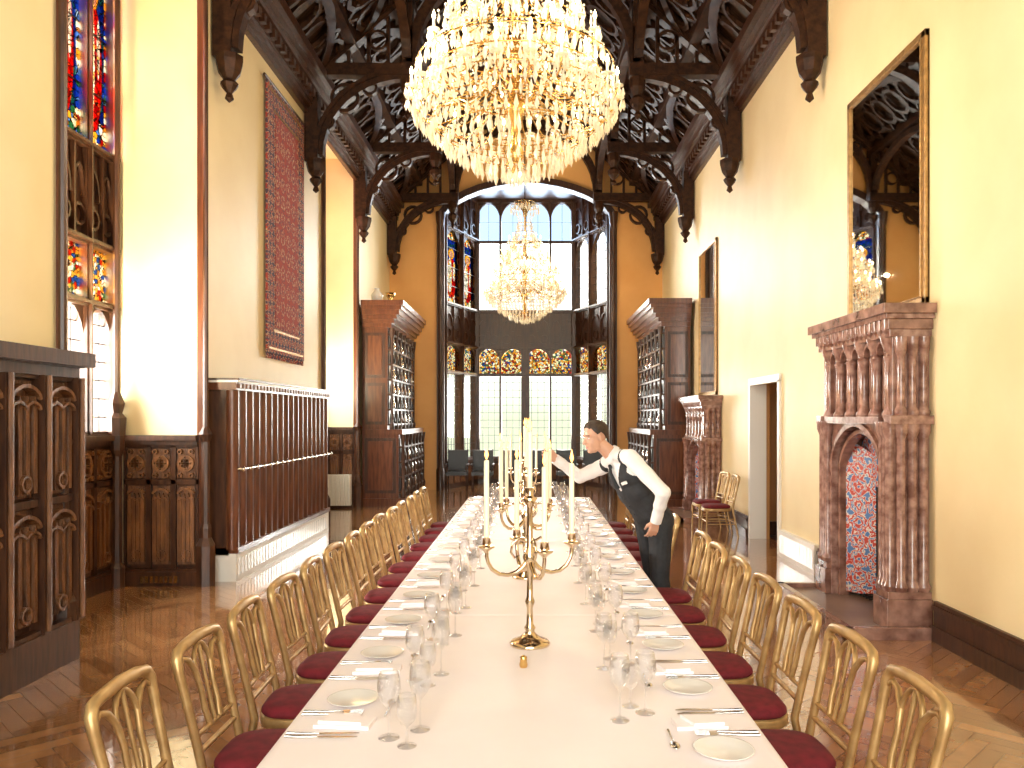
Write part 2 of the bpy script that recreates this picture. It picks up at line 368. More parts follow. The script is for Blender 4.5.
for s_ in(-1,1):
    F=FX(XC+s_*1.75)
    for y0,y1 in zip(TY[:-1],TY[1:]):
        a=parch(y0+.1,y1-.1,7.2,.75,8); b.bar(F,a,.12,-.07,.07,'roofw')
        b.rect(F,y0,y1,8.05,8.2,-.08,.08,'roofw')
        for k in range(8):
            yy=y0+.1+(k+.5)*(y1-y0-.2)/8
            b.bar(F,circ(yy,8.37,.13,10),.035,-.03,.03,'roofw',True)
            if k in(0,1,6,7): b.bar(F,circ(yy,7.9,.11,10),.035,-.03,.03,'roofw',True)
    for y0,y1 in zip(TY[:-1],TY[1:]):
        def G(u,v,w,s_=s_):
            return (XC+s_*v,u,RID-sl*v-.12-w)
        for (ya,yb,q0,q1) in ((y0,(y0+y1)/2,2.6,1.8),(y1,(y0+y1)/2,2.6,1.8),(y0,(y0+y1)/2,1.8,.9),(y1,(y0+y1)/2,1.8,.9),(y0,(y0+y1)/2,3.3,2.6),(y1,(y0+y1)/2,3.3,2.6)):
            p=[(ya+(yb-ya)*(1-math.cos(t*pi/12)),q0+(q1-q0)*math.sin(t*pi/12)) for t in range(7)]
            b.bar(G,p,.12,-.02,.09,'roofw')
        n=6; st=(y1-y0)/n
        for (q0,q1) in((.95,1.75),(1.85,2.55),(2.65,3.2)):
            for k in range(n):
                c=y0+(k+.5)*st; qm=(q0+q1)/2
                b.bar(G,circ(c,qm,min(st,q1-q0)*.42,12),.06,-.03,.05,'roofw',True)
                for dx in(-1,1):
                    for dy in(-1,1): b.bar(G,[(c+dx*st/2,qm+dy*(q1-q0)/2),(c+dx*st*.2,qm+dy*(q1-q0)*.2)],.05,-.03,.04,'roofw')
b.obj('roof_arcade')
# ---------------------------------------------------------------- windows
def frame2(P0,P1):
    d=Vector((P1[0]-P0[0],P1[1]-P0[1])); Ln=d.length; d/=Ln; n=(-d.y,d.x)
    return (lambda u,v,w:(P0[0]+d.x*u+n[0]*w,P0[1]+d.y*u+n[1]*w,v)),Ln
def window(name,P0,P1,cols,rows,wd='wood',lat=(.16,.2)):
    F,Ln=frame2(P0,P1); b=MB()
    if isinstance(cols,int): cols=[Ln*i/cols for i in range(cols+1)]
    z0=rows[0][0]; z1=rows[-1][1]
    for i,u in enumerate(cols):
        t=.1 if i in(0,len(cols)-1) else .055
        if len(cols)==5 and i==2: t=.22
        zt=z1 if not(len(cols)==5 and i==2) else 4.6
        b.rect(F,u-t/2,u+t/2,z0,zt,-.09,.09,wd)
        if zt<z1: b.rect(F,u-.03,u+.03,z0,z1,-.09,.09,wd)
        b.rect(F,u-t/5,u+t/5,z0,zt,-.13,.13,wd)
    for (a,c,kind,ar) in rows:
        b.rect(F,0,Ln,a-.04,a+.04,-.1,.1,wd); b.rect(F,0,Ln,a-.015,a+.015,-.14,.14,wd)
        for u0,u1 in zip(cols[:-1],cols[1:]):
            if kind=='woodp':
                b.rect(F,u0,u1,a,c,-.03,.03,wd)
                w=u1-u0; 
                for k in range(2):
                    q0=u0+w*k/2+.02;q1=u0+w*(k+1)/2-.02
                    for sgn in(-1,1):
                        b.bar(F,parch(q0,q1,a+(c-a)*.45,(c-a)*.32,5),.03,sgn*.03,sgn*.07,wd)
                        b.bar(F,circ((q0+q1)/2,a+(c-a)*.25,min(w/5,.12),10),.03,sgn*.03,sgn*.07,wd,True)
                        b.rect(F,q0,q0+.03,a,c,sgn*.03,sgn*.08,wd)
                continue
            b.rect(F,u0,u1,a,c,-.004,.004,kind)
            if ar:
                w=u1-u0; h=min(w*.7,(c-a)*.45); vs_=c-h-.03; pa=parch(u0+.02,u1-.02,vs_,h,5); m_=len(pa)//2
                b.ext(F,[(u0,vs_)]+pa[:m_+1]+[((u0+u1)/2,c),(u0,c)],-.05,.05,wd)
                b.ext(F,pa[m_:]+[(u1,vs_),(u1,c),((u0+u1)/2,c)],-.05,.05,wd)
            if kind.startswith('fig'):
                for q in(.25,.5,.75): b.rect(F,u0,u1,a+(c-a)*q-.008,a+(c-a)*q+.008,-.01,.01,'black')
            elif kind!='stained':
                lx,lz=lat
                if kind=='pane2': lx,lz=.3,.5
                n=max(2,round((u1-u0)/lx))
                for k in range(1,n): u=u0+(u1-u0)*k/n; b.rect(F,u-.005,u+.005,a,c,-.006,.006,'black')
                n=max(2,round((c-a)/lz))
                for k in range(1,n): v=a+(c-a)*k/n; b.rect(F,u0,u1,v-.005,v+.005,-.006,.006,'black')
    b.rect(F,0,Ln,z1-.04,z1+.06,-.1,.1,wd)
    return b.obj(name)
for i,(y0,y1) in enumerate(BAYS):
    M['fig%d'%i]=stained('figure_glass_%d'%i,15,(1,y0,(y1-y0)/5,4.45,2.4))
    window('window_%d'%(i+1),(XO-.05,y0),(XO-.05,y1),5,[(1.57,2.89,'pane',1),(2.89,3.5,'stained',0),(3.5,4.45,'woodp',0),(4.45,6.85,'fig%d'%i,1)])
M['fig9']=stained('figure_glass_9',15,(0,-2.18,.34,4.6,1.9),pal=PAL2)
ROW=[(.68,2.9,'pane',0),(2.9,3.63,'stained',1),(3.63,4.6,'woodp',0)]
ya=YE+.2; yb=21.5
cx0,cx1=-1.5,1.2
window('window_3',(cx0,yb),(cx1,yb),[.05,.68,1.35,2.02,2.65],ROW+[(4.6,6.45,'pane',0),(6.45,7.55,'pane2',1)])
window('window_4',(-2.18,ya),(cx0,yb),2,ROW+[(4.6,6.5,'fig9',1),(6.5,7.55,'woodp',0)])
window('window_5',(cx1,yb),(1.98,ya),2,ROW+[(4.6,6.5,'pane',1),(6.5,7.55,'woodp',0)])
window('window_6',(-2.6,YB-.1),(2.4,YB-.1),6,[(1,3,'pane',0),(3,6.2,'pane',1)])  # unseen window added behind the camera to let fill light in
b=MB()
for P0,P1 in(((cx0,yb),(cx1,yb)),((-2.18,ya),(cx0,yb)),((cx1,yb),(1.98,ya))):
    F,Ln=frame2(P0,P1); b.rect(F,0,Ln,0,.66,-.1,.1,'wood'); b.rect(F,0,Ln,.6,.68,-.2,.1,'wood')
    n=max(2,round(Ln/.4))
    for k in range(n): b.rect(F,Ln*k/n+.05,Ln*(k+1)/n-.05,.12,.54,-.12,-.08,'woodm')
b.obj('wall_bay')
b=MB(); b.ext(lambda u,v,w:(u,v,w),[(-2.4,YE+.15),(2.2,YE+.15),(2.2,ya),(cx1+.1,yb+.2),(cx0-.1,yb+.2),(-2.4,ya)],7.6,7.7,'wood'); b.obj('trim_3')
b=MB()
for x in(OL,OR):
    b.box(x-.09,x+.09,YE-.06,YE+.25,0,6.75,'wood'); b.lathe([(.1,0),(.1,.5),(.06,.55),(.05,6.3),(.1,6.5),(.12,6.75)],(x,YE-.08,0),'wood',seg=10)
b.bar(FY(YE),arch,.16,-.08,.25,'wood')
b.obj('trim_4')
# ---------------------------------------------------------------- left wall woodwork
def panelwork(b,F,u0,u1,z0,z1,cols,rows,d=.06,base=.18,cap=.1,pan='woodm',w='wood',rel='woodl'):
    b.rect(F,u0,u1,z0,z1,0,d*.5,w)
    b.rect(F,u0,u1,z0,z0+base,0,d+.03,w); b.rect(F,u0,u1,z0+base,z0+base+.03,0,d+.015,w)
    b.rect(F,u0-.0,u1,z1-cap,z1-cap*.55,0,d+.03,w); b.rect(F,u0,u1,z1-cap*.55,z1,0,d+.07,w)
    A=z0+base+.03;Z=z1-cap; H=Z-A
    st=.05
    for i in range(cols+1):
        u=u0+(u1-u0)*i/cols; b.rect(F,max(u0,u-st/2),min(u1,u+st/2),A,Z,0,d,w)
    zz=A
    for r in rows:
        zt=zz+H*r; b.rect(F,u0,u1,zt-st/2,min(Z,zt+st/2),0,d,w)
        for i in range(cols):
            p0=u0+(u1-u0)*i/cols+.04;p1=u0+(u1-u0)*(i+1)/cols-.04
            q0=zz+.04;q1=zt-.04
            b.rect(F,p0,p1,q0,q1,0,d*.6,pan)
            wd=p1-p0; hh=q1-q0; r1=d*1.25
            if hh<wd*1.9:
                cu,cv=(p0+p1)/2,(q0+q1)/2; m=min(wd,hh)
                b.bar(F,circ(cu,cv,m*.43,16),.022,0,r1,rel,True)
                for a in range(4): b.bar(F,circ(cu+.2*m*math.cos(a*pi/2+pi/4),cv+.2*m*math.sin(a*pi/2+pi/4),m*.16,8),.02,0,r1,rel,True)
                for sx_ in(-1,1):
                    for sy_ in(-1,1): b.bar(F,circ(cu+sx_*(wd/2-.03),cv+sy_*(hh/2-.03),.022,6),.012,0,r1,rel,True)
            else:
                nn=4
                for k in range(nn):
                    c=p0+wd*(k+.5)/nn; b.ext(F,[(c-.02,q0+.03),(c+.02,q0+.03),(c+.02,q1-.2*wd-.1),(c,q1-.2*wd-.04),(c-.02,q1-.2*wd-.1)],0,r1*.85,rel)
                b.bar(F,parch(p0+.01,p1-.01,q1-.3*wd-.03,.28*wd,5),.025,0,r1,rel)
                b.bar(F,parch(p0+.01,(p0+p1)/2,q1-.3*wd-.1,.16*wd,4),.018,0,r1,rel); b.bar(F,parch((p0+p1)/2,p1-.01,q1-.3*wd-.1,.16*wd,4),.018,0,r1,rel)
                b.bar(F,circ((p0+p1)/2,q0+.10,.05,10),.018,0,r1,rel,True)
        zz=zt
b=MB(); F=FX(XL)
panelwork(b,F,YB,5.85,0,2.2,22,[.5,.5],d=.12,base=.28,cap=.16,rel='woodm')
for k in range(23):
    u=YB+(5.85-YB)*k/22; b.rect(F,u-.035,u+.035,.28,2.04,0,.16,'wood'); b.tube([F(u,.3,.17),F(u,2.04,.17)],.018,'woodm',seg=6)
b.rect(FX(XL),YB,5.9,2.12,2.22,0,.24,'wood')
b.obj('wall_panelling_left')
for i,(y0,y1) in enumerate(BAYS):
    b=MB()
    panelwork(b,(lambda u,v,w,y1=y1:(u,y1-w,v)),XO+.15,XL-.02,0,1.57,3,[.7,.3],base=.15)
    panelwork(b,(lambda u,v,w:(XO+w,u,v)),y0,y1,0,1.57,6,[.7,.3],base=.15)
    panelwork(b,(lambda u,v,w,y0=y0:(u,y0+w,v)),XO,XL,0,1.57,2,[.7,.3],base=.15)
    b.lathe([(.075,0),(.075,.2),(.05,.25),(.045,1.35),(.07,1.42),(.08,1.57)],(XO+.12,y1-.12,0),'wood',seg=8,sm=False)
    b.lathe([(.09,1.57),(.1,1.75),(.06,1.8),(.085,1.9),(.035,2.02),(.035,6.8)],(XO+.1,y1-.1,0),'wood',seg=8,sm=False)
    for k in range(8): b.box(XO+.35+k*.05,XO+.38+k*.05,y1-.11,y1-.1,.04,.11,'brass')
    b.obj('wall_panelling_bay_%d'%(i+1))
b=MB()
for y in (8.4,13.2,15.75,5.85):
    yy=y
    b.box(XL-.04,XL+.04,yy-.04,yy+.04,0,6.5,'woodr')
    b.lathe([(.1,0),(.1,.42),(.06,.5),(.06,.6),(.045,.65),(.045,1.5),(.075,1.58),(.03,1.66),(.025,6.4)],(XL+.05,yy-.04,0),'wood',seg=8,sm=False)
b.obj('trim_5')
# slatted screen
b=MB(); X0=XL+.002;X1=XL+.3; SE=12.5
b.box(X0,X1-.08,8.55,SE-.05,.28,2.05,'wood')
b.box(X0,X1+.02,8.5,SE,2.05,2.13,'woodr'); b.box(X0,X1+.04,8.49,SE+.01,2.13,2.155,'white'); b.box(X0,X1+.06,8.48,SE+.02,2.155,2.175,'wood')
for k in range(34): b.box(X1+.02,X1+.04,8.55+k*.115,8.61+k*.115,2.07,2.12,'woodl')
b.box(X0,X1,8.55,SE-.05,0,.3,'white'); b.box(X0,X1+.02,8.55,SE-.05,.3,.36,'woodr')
n=17; sp_=(SE-.15-8.6)/n
for k in range(n+1):
    y=8.6+k*sp_
    b.tube([(X1-.06,y,.34),(X1-.06,y,2.05)],.07,'woodr',seg=12)
    b.tube([(X1-.0,y,1.2),(X1+.06,y,1.2)],.024,'silver',seg=8); b.ell((X1+.06,y,1.2),(.022,.03,.03),'silver',seg=8,ring=6)
b.tube([(X1+.05,8.6,1.2),(X1+.05,SE-.1,1.2)],.012,'silver',seg=8)
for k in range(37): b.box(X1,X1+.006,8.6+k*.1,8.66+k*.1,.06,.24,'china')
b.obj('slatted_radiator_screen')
b=MB(); b.box(-4.0,-3.5,15.5,15.62,.05,.65,'white')
for k in range(10): b.tube([(-3.97+k*.05,15.48,.06),(-3.97+k*.05,15.48,.64)],.018,'white',seg=6)
b.obj('radiator')
b=MB(); F=FX(XL)
b.rect(F,10.3,11.95,2.6,6.12,.03,.06,'tapb'); b.rect(F,10.6,11.65,2.95,5.77,.06,.066,'tapestry')
for q0,q1,r0,r1 in((10.36,11.89,2.65,2.68),(10.36,11.89,6.03,6.06),(10.56,11.69,2.89,2.92),(10.56,11.69,5.79,5.82)): b.rect(F,q0,q1,r0,r1,.06,.064,'glim')
b.tube([(XL+.05,10.2,6.14),(XL+.05,12.05,6.14)],.02,'wood'); 
for k in range(42): b.box(XL+.035,XL+.05,10.3+k*.04,10.31+k*.04,2.53,2.61,'tapb')
b.obj('wall_tapestry')
b=MB()
for y0,y1 in((YB,6.3),(8.1,8.85),(11.72,13.3),(15.1,15.65)):
    b.box(XR-.03,XR,y0,y1,0,.31,'wood'); b.box(XR-.045,XR,y0,y1,.24,.28,'wood'); b.box(XR-.055,XR,y0,y1,0,.12,'wood')
b.obj('baseboard_right')
b=MB(); b.box(XR-.06,XR,8.87,10.15,0,.34,'white')  # white box and slats paint the bright light falling on the baseboard
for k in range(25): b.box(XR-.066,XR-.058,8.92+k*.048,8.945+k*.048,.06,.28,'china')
b.obj('baseboard_highlight')
b=MB()
b.box(XL,XL+.05,12.55,13.1,0,.3,'wood'); b.obj('baseboard_left')
# door
b=MB(); F=FX(XR)
b.rect(F,10.22,10.31,0,2.24,-.03,.21,'white'); b.rect(F,11.59,11.68,0,2.24,-.03,.21,'white'); b.rect(F,10.22,11.68,2.22,2.32,-.03,.0,'white')
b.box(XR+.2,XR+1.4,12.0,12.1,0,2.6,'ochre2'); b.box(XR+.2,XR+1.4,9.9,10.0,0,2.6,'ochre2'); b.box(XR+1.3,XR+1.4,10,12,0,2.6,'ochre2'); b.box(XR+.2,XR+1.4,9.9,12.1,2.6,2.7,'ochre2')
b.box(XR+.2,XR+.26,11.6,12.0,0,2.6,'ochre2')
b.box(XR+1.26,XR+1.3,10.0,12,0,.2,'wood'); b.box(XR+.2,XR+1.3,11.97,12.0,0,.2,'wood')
b.obj('door_1')
# ---------------------------------------------------------------- fireplace
b=MB(); D=.3; Wd=1.5
F=lambda u,v,w:(-w,u,v)
shaft=[(.045,.36),(.06,.4),(.038,.45),(.036,1.58),(.058,1.64),(.06,1.72)]
shaft2=[(.045,1.76),(.055,1.8),(.034,1.85),(.032,2.24),(.05,2.3),(.055,2.4)]
for u0,u1 in((0,.16),(Wd-.16,Wd)):
    b.rect(F,u0,u1,.06,2.4,.001,D,'marble'); b.rect(F,u0-.06,u1+.04,.06,.3,.001,D+.07,'marble'); b.rect(F,u0-.04,u1+.02,.3,.36,.001,D+.05,'marble')
    for uu in(u0+.02,u0+.08,u1-.02): b.lathe(shaft,(-D-.015,uu,0),'mauve',seg=12)
for uu in(-.015,Wd+.015):
    for w_ in(.06,.15,.24):
        b.lathe(shaft,(-w_,uu,0),'mauve',seg=12); b.lathe(shaft2,(-w_,uu,0),'mauve',seg=12)
    b.rect(F,min(uu-.06,uu+.06),max(uu-.06,uu+.06),1.7,1.77,.001,D+.05,'mauve')
a=parch(.2,Wd-.2,1.3,.4,10); m_=len(a)//2
b.ext(F,[(.155,.06),(.2,.06)]+a[:m_+1]+[(Wd/2,1.74),(.155,1.74)],.02,D-.02,'marble')
b.ext(F,a[m_:]+[(Wd-.2,.06),(Wd-.155,.06),(Wd-.155,1.74),(Wd/2,1.74)],.02,D-.02,'marble')
a2=[(.2,.06)]+a+[(Wd-.2,.06)]
b.bar(F,a2,.05,D-.06,D+.01,'mauve'); b.bar(F,[(p[0]*.9+.075,p[1]*.96) for p in a2],.04,D-.14,D-.05,'marble')
b.rect(F,.155,Wd-.155,1.7,1.76,0,D+.05,'mauve')
for s0,s1 in((.22,.56),(Wd-.22,Wd-.56)):
    b.add([(-D+.08,s0,.1),(-.025,s1,.1),(-.025,s1,1.4),(-D+.08,s0,1.6)],[(0,1,2,3)],'tile')
b.rect(F,.3,Wd-.3,1.12,1.7,.02,.05,'tile')
b.rect(F,.2,Wd-.2,.06,1.69,.008,.018,'soot')
for k in range(5): b.tube([(-.06,.6+k*.07,.14),(-.2,.6+k*.07,.14)],.008,'soot')
b.rect(F,.01,Wd-.01,1.74,2.42,.005,D-.08,'marble')
for k in range(6):
    u=.1+(Wd-.2)*k/5
    b.lathe([(.06,1.74),(.07,1.78),(.045,1.83),(.042,2.2),(.06,2.25),(.04,2.28),(.075,2.36),(.085,2.42)],(-D+.03,u,0),'mauve',seg=12)
    if k<5: 
        c=u+(Wd-.2)/10; b.rect(F,c-.07,c+.07,1.82,2.25,D-.09,D-.05,'marble'); b.bar(F,parch(u+.05,u+(Wd-.2)/5-.05,2.28,.1,4),.03,D-.08,D,'mauve')
for k,(z0,z1,p,mm) in enumerate(((2.4,2.46,.04,'mauve'),(2.46,2.54,.06,'marble'),(2.54,2.58,.09,'mauve'),(2.58,2.66,.12,'marble'))):
    b.rect(F,-p,Wd+p,z0,z1,.001,D+p,mm)
for k in range(16): b.lathe([(.01,2.42),(.04,2.45),(.045,2.54)],(-D-.03,-.02+(Wd+.04)*(k+.5)/16,0),'mauve',seg=8)
b.rect(F,-.12,Wd+.12,0,.06,.001,.7,'slate'); b.rect(F,-.14,Wd+.14,0,.1,.66,.73,'marble'); b.rect(F,-.14,-.07,0,.1,.001,.73,'marble'); b.rect(F,Wd+.07,Wd+.14,0,.1,.001,.73,'marble')
fp=b.obj('fireplace',loc=(XR,6.42,0),bevel=.004)
place('fireplace',fp.data,(XR,13.45,0),0,(1,1,.8))
# mirrors
def mirror(y0,y1,z0,z1):
    b=MB(); F=lambda u,v,w:(-w,u,v); w=y1-y0;h=z1-z0
    b.rect(F,.05,w-.05,.05,h-.05,.02,.03,'mirror')
    for q0,q1,r0,r1 in((0,w,0,.06),(0,w,h-.06,h),(0,.06,0,h),(w-.06,w,0,h)): 
        b.rect(F,q0,q1,r0,r1,0,.04,'glim')
    b.bar(F,[(.065,.065),(w-.065,.065),(w-.065,h-.065),(.065,h-.065)],.02,0,.05,'glim',True)
    b.rect(F,0,w,0,h,.001,.02,'wood')
    b.obj('wall_mirror',loc=(XR,y0,z0),bevel=.006)
mirror(6.42,8.0,2.67,4.88); mirror(13.7,15.1,2.15,4.85)
# ---------------------------------------------------------------- cabinets
def cabinet(side,y0,y1,xw):
    b=MB(); s_=side
    def X(a,c): 
        q=sorted((s_*a,s_*c)); return q[0],q[1]
    Ly=y1-y0
    def bx(a,c,ya,yb,z0,z1,m): x0,x1=X(a,c); b.box(x0,x1,ya,yb,z0,z1,m)
    bx(0,.5,0,Ly,1.5,3.6,'woodr'); bx(0,.72,0,Ly,0,1.45,'woodr'); bx(0,.8,-.04,Ly+.04,1.42,1.52,'woodr'); bx(0,.78,-.03,Ly+.03,0,.15,'woodr')
    for k,(z,p) in enumerate(((3.55,.08),(3.64,.14),(3.72,.2),(3.8,.25),(3.9,.3),(3.98,.34))): bx(0,.5+p,-p*.5,Ly+p*.5,z,z+.1,'woodr')
    for z0,z1,d in((.25,1.35,.72),(1.62,2.45,.5),(2.55,3.45,.5)):
        for a,c in((.05,d-.05),):
            bx(a,c,-.02,0,z0,z1,'wood'); bx(a+.06,c-.06,-.035,-.01,z0+.06,z1-.06,'woodr')
    n=6
    bx(.5,.52,.06,Ly-.06,1.6,3.5,'black'); bx(.72,.74,.06,Ly-.06,.2,1.35,'black')
    for k in range(n+1):
        y=.06+(Ly-.12)*k/n
        b.lathe([(.04,1.52),(.05,1.6),(.025,1.68),(.03,2.4),(.02,2.5),(.03,3.3),(.05,3.45),(.06,3.55)],(s_*.58,y,0),'wood',seg=8)
        b.lathe([(.05,.15),(.06,.25),(.03,.35),(.04,.8),(.03,1.2),(.05,1.35),(.06,1.42)],(s_*.8,y,0),'wood',seg=8)
    for j in range(7): z=1.6+j*.3; bx(.5,.6,.02,Ly-.02,z,z+.035,'wood')
    for j in range(4): z=.25+j*.3; bx(.72,.82,.02,Ly-.02,z,z+.035,'wood')
    for j in range(6):
        for k in range(n):
            y=.06+(Ly-.12)*(k+.5)/n; b.lathe([(.03,0),(.05,.04),(.05,.1),(.02,.16),(.025,.2)],(s_*.56,y,1.635+j*.3),random.choice(['silver','black','black','woodr','black']),seg=8)
    for j in range(3):
        for k in range(n):
            y=.06+(Ly-.12)*(k+.5)/n; b.lathe([(.04,0),(.06,.06),(.05,.15),(.03,.2)],(s_*.78,y,.285+j*.3),random.choice(['silver','black','wood']),seg=8)
    b.obj('display_cabinet',loc=(xw,y0,0))
cabinet(1,15.95,19.0,XL+.09); cabinet(-1,15.7,19.0,XR-.07)
b=MB(); b.lathe([(.05,0),(.1,.06),(.12,.14),(.06,.22),(.04,.25),(.06,.28)],(0,0,0),'china'); b.obj('ceramic_vase',loc=(-3.1,16.1,4.08))
b=MB(); b.lathe([(.07,0),(.07,.02),(.03,.06),(.09,.14),(.1,.2),(.07,.2)],(0,0,0),'brass'); b.obj('brass_bowl',loc=(-2.85,16.2,4.08))
b=MB(); b.lathe([(.14,0),(.14,.02),(.02,.04),(.015,.1),(.015,1.62),(.03,1.66),(.12,1.78),(.14,1.82),(.13,1.82),(.03,1.68)],(0,0,0),'brass',seg=20); up=b.obj('added_uplighter',loc=(-3.95,6.35,0))  # added fixture, unseen in the bay corner, to carry the wall-wash spot
place('added_uplighter',up.data,(-3.95,13.65,0))  # second added fixture, unseen in the far bay
# ---------------------------------------------------------------- table
tx0,tx1,ty0,ty1=-.79,.74,1.7,10.1; TZ=.75
tb=empty('banquet_table',((tx0+tx1)/2,(ty0+ty1)/2,0))
def child(o): 
    o.parent=tb; o.matrix_parent_inverse=Matrix.Translation(-tb.location)
b=MB(); b.box(tx0+.02,tx1-.02,ty0+.02,ty1-.02,.71,TZ-.004,'wood'); child(b.obj('tabletop'))
b=MB()
for y in(2.1,3.9,5.9,7.9,9.7):
    for x in(tx0+.15,tx1-.15): b.lathe([(.03,0),(.03,.05),(.025,.3),(.04,.7),(.05,.712)],(x,y,0),'wood',seg=10)
child(b.obj('legs'))
b=MB(); 
def cl(t,side): return .012*math.sin(t*9)+.01*math.sin(t*23+1)+.006*math.sin(t*41)
per=[]
ny=420;nx=60
for i in range(ny): per.append((tx1,ty0+(ty1-ty0)*i/ny,1,0))
for i in range(nx): per.append((tx1-(tx1-tx0)*i/nx,ty1,0,1))
for i in range(ny): per.append((tx0,ty1-(ty1-ty0)*i/ny,-1,0))
for i in range(nx): per.append((tx0+(tx1-tx0)*i/nx,ty0,0,-1))
lev=[(-.03,TZ+.002),(-.008,TZ+.001),(0,TZ-.006),(.003,TZ-.03),(.008,.62),(.014,.48),(.02,.34),(.024,.24)]
vs=[];n=len(per)
for li,(o,z) in enumerate(lev):
    for k,(x,y,nx_,ny_) in enumerate(per):
        t=(y*1.0 if nx_ else x*1.0)+nx_*3
        am=0 if li<3 else (TZ-z)*2.2*cl(t,0); oo=o+am+(abs(am) if am<0 else 0)*.8
        vs.append((x+nx_*oo if nx_ else x, y+ny_*oo if ny_ else y, z))
fs=[]
for li in range(len(lev)-1):
    for k in range(n): fs.append((li*n+k,li*n+(k+1)%n,(li+1)*n+(k+1)%n,(li+1)*n+k))
b.add(vs,fs,'linen',True)
b.add([(tx0+.03,ty0+.03,TZ+.002),(tx1-.03,ty0+.03,TZ+.002),(tx1-.03,ty1-.03,TZ+.002),(tx0+.03,ty1-.03,TZ+.002)],[(0,1,2,3)],'linen')
for y in(4.05,6.6,8.6): b.box(tx0+.01,tx1-.01,y,y+.012,TZ+.001,TZ+.0034,'linen')
child(b.obj('tablecloth'))
# ---------------------------------------------------------------- dining chair
b=MB()
def bx_(z): return -.10*max(0,(z-.45))/.47 if z>.45 else -.09*(.45-z)/.45
out=[]
for z,y in((0,.17),(.2,.175),(.45,.18),(.6,.182),(.75,.19),(.84,.197),(.89,.195),(.918,.175),(.928,.12),(.935,0)): out.append((bx_(z),y,z))
full=out+[(p[0],-p[1],p[2]) for p in out[-2::-1]]
rr_=[.012,.014,.018,.017,.017,.018,.020,.021,.022,.023]
b.tube(full,rr_+rr_[-2::-1],'gold',seg=8)
b.tube([(bx_(.53),-.18,.53),(bx_(.53),.18,.53)],.012,'gold'); b.tube([(bx_(.59),-.182,.59),(bx_(.59),.182,.59)],.010,'gold')
for s_ in(-1,1):
    b.tube([(bx_(z),s_*y,z) for z,y in((.59,.045),(.66,.060),(.74,.056),(.82,.07),(.87,.11),(.885,.15),(.86,.187))],[.014,.012,.011,.012,.012,.010,.008],'gold')
b.tube([(bx_(v),q,v) for q,v in parch(-.068,.068,.82,.09,5)],.010,'gold')
b.tube([(bx_(.59),0,.59),(bx_(.75),0,.75),(bx_(.92),0,.92)],[.010,.007,.010],'gold')
def seatring(sc,z):
    r=[]
    for k in range(28):
        a=2*pi*k/28; ca,sa=math.cos(a),math.sin(a)
        x=.20+.205*math.copysign(abs(ca)**.55,ca)*sc; wy=.195+.015*ca
        r.append((x,wy*math.copysign(abs(sa)**.55,sa)*sc,z))
    return r
def loft(rings,m):
    n=len(rings[0]);vs=[p for r in rings for p in r]
    fs=[(i*n+k,i*n+(k+1)%n,(i+1)*n+(k+1)%n,(i+1)*n+k) for i in range(len(rings)-1) for k in range(n)]
    fs+= [tuple(range(n))[::-1],tuple(range((len(rings)-1)*n,len(rings)*n))]
    b.add(vs,fs,m,True)
loft([seatring(.98,.395),seatring(1,.40),seatring(1,.435),seatring(.98,.44)],'gold')
loft([seatring(.93,.44),seatring(.98,.452),seatring(.98,.465),seatring(.93,.48),seatring(.8,.49),seatring(.4,.496)],'velvet')
for s_ in(-1,1):
    b.tube([(.37,s_*.175,.4),(.373,s_*.177,.2),(.38,s_*.18,0)],[.018,.014,.011],'gold',seg=8)
    b.tube([(-.05,s_*.175,.2),(.373,s_*.177,.2)],.009,'gold'); b.tube([(-.03,s_*.178,.28),(.373,s_*.177,.28)],.008,'gold')
b.tube([(.373,-.177,.24),(.373,.177,.24)],.009,'gold'); b.tube([(-.05,-.175,.22),(-.05,.175,.22)],.009,'gold')
chair=b.mesh('dining_chair')
YS=[2.6+.55*k for k in range(14)]
CS=(1,1,.955)
for k,y in enumerate(YS):
    place('dining_chair',chair,(-1.22+random.uniform(-.015,.015),y,0),random.uniform(-.05,.05),CS)
    if k!=7: place('dining_chair',chair,(1.16+random.uniform(-.01,.01),y,0),pi+random.uniform(-.05,.05),CS)
place('dining_chair',chair,(2.95,11.9,0),pi,CS); place('dining_chair',chair,(2.95,12.55,0),pi+.1,CS)
b=MB()
b.box(-.25,.25,-.24,.24,.4,.48,'black'); b.box(-.24,.24,.2,.26,.48,.98,'black'); b.box(-.27,-.23,-.24,.24,.62,.66,'wood'); b.box(.23,.27,-.24,.24,.62,.66,'wood')
for x in(-.23,.23):
    for y in(-.22,.22): b.tube([(x,y,0),(x,y,.64 if y<0 else 1.0)],.018,'wood')
b.ell((0,-.01,.48),(.23,.21,.035),'black')
dc=b.mesh('side_chair')
for x in(-1.75,-1.15,-.5,.2,.85,1.5): place('side_chair',dc,(x,19.0,0),0)
# ---------------------------------------------------------------- tableware
gb=MB(); gb.lathe([(.034,0),(.034,.002),(.006,.006),(.004,.02),(.004,.09),(.012,.1),(.03,.12),(.038,.145),(.036,.175),(.03,.205),(.029,.205),(.034,.175),(.035,.145),(.028,.122),(.004,.104)],(0,0,0),'glass',seg=20); wine=gb.mesh('wine_glass')
gb=MB(); gb.lathe([(.03,0),(.03,.002),(.005,.006),(.004,.06),(.02,.07),(.03,.09),(.032,.12),(.027,.155),(.026,.155),(.03,.12),(.028,.092),(.004,.073)],(0,0,0),'glass',seg=20); wat=gb.mesh('water_goblet')
gb=MB(); gb.lathe([(.05,0),(.055,.003),(.088,.012),(.09,.014),(.086,.014),(.055,.006),(.001,.005)],(0,0,0),'china',seg=32); plate=gb.mesh('side_plate')
gb=MB()
gb.tube([(0,0,.008),(.05,0,.006),(.1,0,.006)],[.005,.004,.003],'silver',seg=6)
